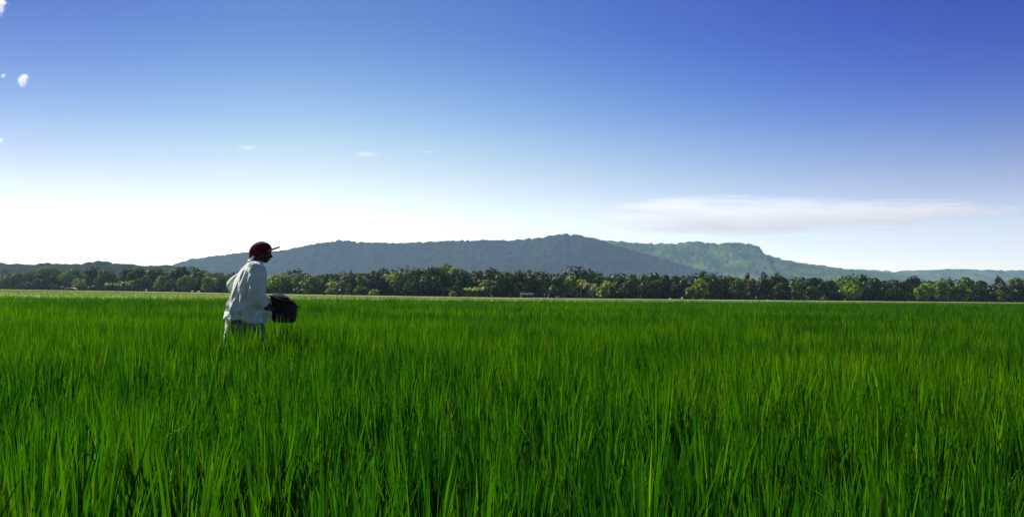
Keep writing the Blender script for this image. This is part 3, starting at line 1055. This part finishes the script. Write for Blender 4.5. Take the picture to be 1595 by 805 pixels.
sleeve(bm, [(.02, -.10, 1.345, .085), (.050, -.185, 1.325, .098), (.040, -.235, 1.22, .098), (.035, -.268, 1.10, .096), (.075, -.265, 1.00, .090), (.125, -.245, .935, .080)])
sleeve(bm, [(.02, .10, 1.345, .080), (.040, .185, 1.335, .088), (-.045, .245, 1.25, .080), (-.155, .300, 1.168, .078), (-.085, .298, 1.120, .074), (.045, .275, 1.064, .060)])
# collar
bm_tube(bm, [(-.005, -.05, 1.435), (-.022, 0, 1.445), (-.005, .05, 1.435)], [.016, .016, .016], seg=10)
bm_tube(bm, [(-.005, -.055, 1.435), (.05, -.080, 1.42), (.11, -.045, 1.395)], [.018, .018, .013], seg=10)
bm_tube(bm, [(-.005, .055, 1.435), (.05, .080, 1.42), (.11, .045, 1.395)], [.018, .018, .013], seg=10)
shirt = solid('shirt', bm, shirt_m, person, voxel=0.006, smooth=2)
# shirt tail / white cloth hanging behind
bm = bmesh.new()
rows = []
for i in range(13):
    s = i / 12
    z = .79 - .30 * s
    row = []
    for k in range(9):
        u = k / 8 - .5
        row.append(bm.verts.new((-.245 - .03 * s + .012 * math.sin(u * 14 + i * .4), u * (.20 - .03 * s) - .02, z)))
    rows.append(row)
for a, b in zip(rows, rows[1:]):
    for k in range(8):
        bm.faces.new((a[k], a[k + 1], b[k + 1], b[k]))
tail = solid('shirt_tail', bm, shirt_m, shirt)
md = tail.modifiers.new('s', 'SOLIDIFY'); md.thickness = 0.006

# trousers
bm = bmesh.new()
bm_tube(bm, [(-.045, 0, .64), (-.04, 0, .74), (-.03, 0, .86)], [.18, .18, .12], seg=32, sx=[(.9, 1.1), (.9, 1.1), (.8, 1.05)])
bm_tube(bm, [(.0, -.105, .74), (.05, -.105, .58), (.105, -.11, .47)], [.14, .135, .12], seg=20)
bm_tube(bm, [(-.03, .105, .74), (-.02, .105, .58), (-.02, .11, .45)], [.14, .135, .12], seg=20)
bm_tube(bm, [(.125, -.11, .47), (.09, -.11, .33), (.05, -.105, .22)], [.098, .088, .080], seg=20)
bm_tube(bm, [(-.03, .11, .45), (-.10, .11, .33), (-.15, .105, .24)], [.098, .088, .080], seg=20)
solid('trousers', bm, trouser_m, person, voxel=0.009, smooth=4)

# ------------------------------------------------------------------ bucket held at the waist
c_, s_ = math.cos(YAW), math.sin(YAW)
def P2W(x, y): return (PX + x * c_ - y * s_, PY + x * s_ + y * c_)
bxw, byw = P2W(.395, .01)
bucket = empty('bucket', (bxw, byw, .722), YAW)
tag(bucket, 'dark heaped bucket held at the waist by the person in the maroon cap', 'bucket')
bm = bmesh.new()
seg = 44
def rimz(th): return .245 - .065 * math.cos(th)
rings = []
for s in np.linspace(0, 1, 9):
    row = []
    for i in range(seg):
        th = 2 * math.pi * i / seg
        r = .136 + .026 * s + (.002 * math.sin(s * math.pi * 4)) - .022 * max(0, 1 - s / .2) ** 2
        row.append(bm.verts.new((r * math.cos(th), r * math.sin(th), rimz(th) * s)))
    rings.append(row)
for a, b in zip(rings, rings[1:]):
    for i in range(seg):
        bm.faces.new((a[i], a[(i + 1) % seg], b[(i + 1) % seg], b[i]))
bm.faces.new(rings[0][::-1])
wall = solid('wall', bm, bucket_m, bucket)
md = wall.modifiers.new('s', 'SOLIDIFY'); md.thickness = .005
bm = bmesh.new()
rr = []
for i in range(seg):
    th = 2 * math.pi * i / seg
    c = Vector((.166 * math.cos(th), .166 * math.sin(th), rimz(th)))
    e = Vector((math.cos(th), math.sin(th), 0))
    rr.append([bm.verts.new(c + e * .011 * math.cos(2 * math.pi * k / 8) + Vector((0, 0, .008 * math.sin(2 * math.pi * k / 8)))) for k in range(8)])
for i in range(seg):
    a, b = rr[i], rr[(i + 1) % seg]
    for k in range(8):
        bm.faces.new((a[k], a[(k + 1) % 8], b[(k + 1) % 8], b[k]))
solid('rim', bm, bucket_m, bucket)
bm = bmesh.new()
g = []
for j in range(15):
    row = []
    rad = .158 * j / 14
    for i in range(36):
        th = 2 * math.pi * i / 36
        x, y = rad * math.cos(th), rad * math.sin(th)
        base = .235 - .065 * x / .166
        hump = .085 * (1 - (rad / .158) ** 2) ** .6 * (1 - .12 * x / .158)
        row.append(bm.verts.new((x, y, base + hump + .006 * math.sin(x * 90) * math.cos(y * 80))))
    g.append(row)
for a, b in zip(g, g[1:]):
    for i in range(36):
        bm.faces.new((a[i], a[(i + 1) % 36], b[(i + 1) % 36], b[i]))
bmesh.ops.remove_doubles(bm, verts=g[0], dist=.002)
solid('heaped_contents', bm, fill_m, bucket)

# ------------------------------------------------------------------ small things along the far field edge
white_m = surf_mat('whitewash', (0.68, 0.68, 0.64), (0.8, 0.8, 0.77), 3)
tin_m = surf_mat('weathered_tin', (0.035, 0.030, 0.055), (0.06, 0.052, 0.09), 1.2, rough=0.9)
plank_m = surf_mat('grey_planks', (0.08, 0.07, 0.08), (0.15, 0.13, 0.13), 2.0)

def box(bm, cx, cy, cz, sx, sy, sz, bev=0.0, rot=None):
    g = bmesh.ops.create_cube(bm, size=1)
    M_ = Matrix.Translation((cx, cy, cz)) @ (rot.to_4x4() if rot else Matrix.Identity(4)) @ Matrix.Diagonal((sx, sy, sz, 1))
    bmesh.ops.transform(bm, matrix=M_, verts=g['verts'])
    if bev:
        es = list({e for v in g['verts'] for e in v.link_edges})
        bmesh.ops.bevel(bm, geom=es, offset=bev, segments=2, affect='EDGES')

# grey hut in the shade of the trees
HD = tree_line_px(820) - 3
p = ray(820, 460, HD)
hut = empty('hut', (p.x, HD, .05), R(4))
hut.scale = (.72, .72, .52)
tag(hut, 'small grey tin-roofed hut in the shade under the trees', 'hut')
bm = bmesh.new(); box(bm, 0, 0, .75, 3.2, 2.2, 1.5, .02); solid('wall', bm, plank_m, hut)
bm = bmesh.new()
for s in (-1, 1):
    box(bm, 0, s * .68, 1.78, 3.9, 1.65, .05, 0, Matrix.Rotation(R(-26 * s), 3, 'X'))
solid('roof', bm, tin_m, hut)
bm = bmesh.new(); box(bm, -.7, -1.12, .62, .8, .06, 1.2, .01); dr = solid('door', bm, tin_m, hut)
bm = bmesh.new(); box(bm, .8, -1.12, .9, .6, .05, .45, .01); solid('window', bm, hair_m, hut)
for o in hut.children:
    o.data.polygons.foreach_set('use_smooth', np.zeros(len(o.data.polygons), bool))

# white low shelter at the left (curved sheet on posts)
p = ray(111, 452, 350)
shl = empty('low_shelter', (p.x, 350, .04), R(-8))
tag(shl, 'low white sheet shelter on short posts at the left end of the field', 'shelter')
bm = bmesh.new()
rows = []
for i in range(15):
    u = i / 14
    x = -1.9 + 3.8 * u
    z = .62 + .42 * math.sin(u * math.pi * .9 + .25)
    rows.append([bm.verts.new((x, -.9 + .9 * k, z + .04 * (k == 1))) for k in range(3)])
for a, b in zip(rows, rows[1:]):
    for k in range(2):
        bm.faces.new((a[k], a[k + 1], b[k + 1], b[k]))
o = solid('cover', bm, white_m, shl); md = o.modifiers.new('s', 'SOLIDIFY'); md.thickness = .03
for x, z in ((-1.7, .68), (1.7, .74)):
    for y in (-.8, .8):
        bm = bmesh.new(); bm_tube(bm, [(x, y, 0), (x, y, z)], [.04, .035], 8); solid('post', bm, bark_m, shl)

# whitewashed marker stones along the edge
def stone(px, py, wpx, hpx, lab):
    D = tree_line_px(px) - 20
    q = ray(px, py, D)
    bm = bmesh.new()
    wd, h = wpx / F * D, hpx / F * D
    bm_ball(bm, (0, 0, h * .42), (wd / 2, wd * .4, h * .58), None, 14, 10)
    for v in bm.verts:
        v.co += Vector((random.uniform(-1, 1), random.uniform(-1, 1), random.uniform(-1, 1))) * .05 * wd
        if v.co.z < 0: v.co.z = 0
    o = solid('white_stone', bm, white_m, None)
    o.location = (q.x, D, .03)
    tag(o, lab, 'stone', 'white stones along the far field edge')

stone(228, 450, 3.2, 5.5, 'tall white stone at the field edge left of the farmer')
stone(300, 451, 4, 4, 'white stone under the yellow-green tree just left of the farmer')
stone(310, 452, 5, 3, 'low white stone beside the other stones just left of the farmer')
stone(1044, 465, 5, 2.5, 'flat white stone below the end of the shaded slope')
stone(1063, 465, 4, 4.5, 'round white stone beside the yellow-green bush')

# dark weed tufts standing at the end of the tall rice
def tuft(px, D, wd, h, lab):
    q = ray(px, 460, D)
    n = 260
    bx = rng.normal(0, wd * .3, n); by = rng.normal(0, .25, n)
    v, qd, a = blades(bx, by, rng.uniform(0, 6.28, n), np.abs(rng.normal(.3, .2, n)), h * rng.uniform(.6, 1.2, n), np.full(n, .03), rng.uniform(0, .8, n), rng.uniform(0, .35, n), 3)
    o = link('weed_tuft', np_mesh('weed_tuft', v, qd, a), rice_m)
    o.location = (q.x, D, 0)
    tag(o, lab, 'weed', 'weed tufts at the end of the tall rice')
tuft(608, 60, 1.1, .72, 'dark weed tuft standing over the rice below the widest tree crowns, nearer the farmer')
tuft(718, 62, 1.6, .72, 'wide dark weed tuft at the rice edge below the small pale bush')

# ------------------------------------------------------------------ clouds
def cloud_mat(name, dens, scale, thr, stretch=(1, 1, 1), soft=0.35):
    mt, t = mat(name)
    o = N(t, 'ShaderNodeOutputMaterial')
    pv = N(t, 'ShaderNodeVolumePrincipled')
    pv.inputs['Color'].default_value = (1, 1, 1, 1)
    pv.inputs['Anisotropy'].default_value = 0.38
    tc = N(t, 'ShaderNodeTexCoord')
    ln = N(t, 'ShaderNodeVectorMath', operation='LENGTH')          # object coords are a unit ball
    t.links.new(tc.outputs['Object'], ln.inputs[0])
    fall = N(t, 'ShaderNodeMapRange')
    fall.inputs[1].default_value = 0.15; fall.inputs[2].default_value = 1.0
    fall.inputs[3].default_value = 1.0; fall.inputs[4].default_value = 0.0
    t.links.new(ln.outputs['Value'], fall.inputs[0])
    mp = N(t, 'ShaderNodeMapping')
    mp.inputs['Scale'].default_value = stretch
    t.links.new(tc.outputs['Object'], mp.inputs[0])
    nz = N(t, 'ShaderNodeTexNoise', Scale=scale, Detail=5, Roughness=0.6)
    t.links.new(mp.outputs[0], nz.inputs['Vector'])
    amp = N(t, 'ShaderNodeMath', operation='MULTIPLY_ADD')
    amp.inputs[1].default_value = 2.6
    amp.inputs[2].default_value = -0.8
    t.links.new(nz.outputs[0], amp.inputs[0])
    ad = N(t, 'ShaderNodeMath', operation='ADD')
    t.links.new(fall.outputs[0], ad.inputs[0]); t.links.new(amp.outputs[0], ad.inputs[1])
    mr = N(t, 'ShaderNodeMapRange')
    mr.inputs[1].default_value = thr; mr.inputs[2].default_value = thr + soft
    mr.inputs[3].default_value = 0; mr.inputs[4].default_value = dens
    t.links.new(ad.outputs[0], mr.inputs[0])
    t.links.new(mr.outputs[0], pv.inputs['Density'])
    t.links.new(pv.outputs[0], o.inputs['Volume'])
    return mt

cum = cloud_mat('cumulus', 0.035, 1.6, 1.05, soft=0.35)
strat = cloud_mat('thin_stratus', 0.0048, 2.0, 0.72, (1.0, 1, 1.6), soft=0.9)
wisp = cloud_mat('wisp', 0.005, 2.6, 0.8, (1.2, 1, 1.2), soft=0.9)

def cloud(px, py, wpx, hpx, D, mt, lab, depth=None):
    q = ray(px, py, D)
    bm = bmesh.new()
    bmesh.ops.create_icosphere(bm, subdivisions=3, radius=1)
    me = bpy.data.meshes.new('cloud'); bm.to_mesh(me); bm.free()
    o = link('cloud', me, mt)
    sx, sz = wpx / F * D / 2, hpx / F * D / 2
    o.scale = (sx, depth or sx * .6, sz)
    o.location = q
    tag(o, lab, 'cloud', 'clouds in the sky')

cloud(36, 123, 30, 34, 6500, cum, 'small puffy white cloud high at the left')
cloud(0, 8, 34, 44, 6500, cum, 'white cloud cut by the top left corner of the sky')
cloud(5, 118, 14, 12, 6500, cum, 'tiny white puff left of the small puffy cloud')
cloud(0, 219, 20, 14, 6500, cum, 'tiny white puff at the left edge, halfway up the sky')
cloud(1150, 338, 640, 66, 9000, strat, 'long white flat cloud above the plateau and cliff', 1100)
cloud(1400, 331, 420, 36, 9300, strat, 'thin tapering streak right of the long flat cloud', 900)
cloud(570, 240, 60, 12, 8000, wisp, 'faint thin wisp in mid sky above the ridge')
cloud(386, 230, 50, 12, 8000, wisp, 'faint small wisp in the sky above the farmer')
cloud(665, 237, 24, 8, 8000, wisp, 'smallest faint wisp right of the thin wisp')
cloud(75, 320, 90, 26, 8000, strat, 'low white wisp near the horizon at the left', 500)
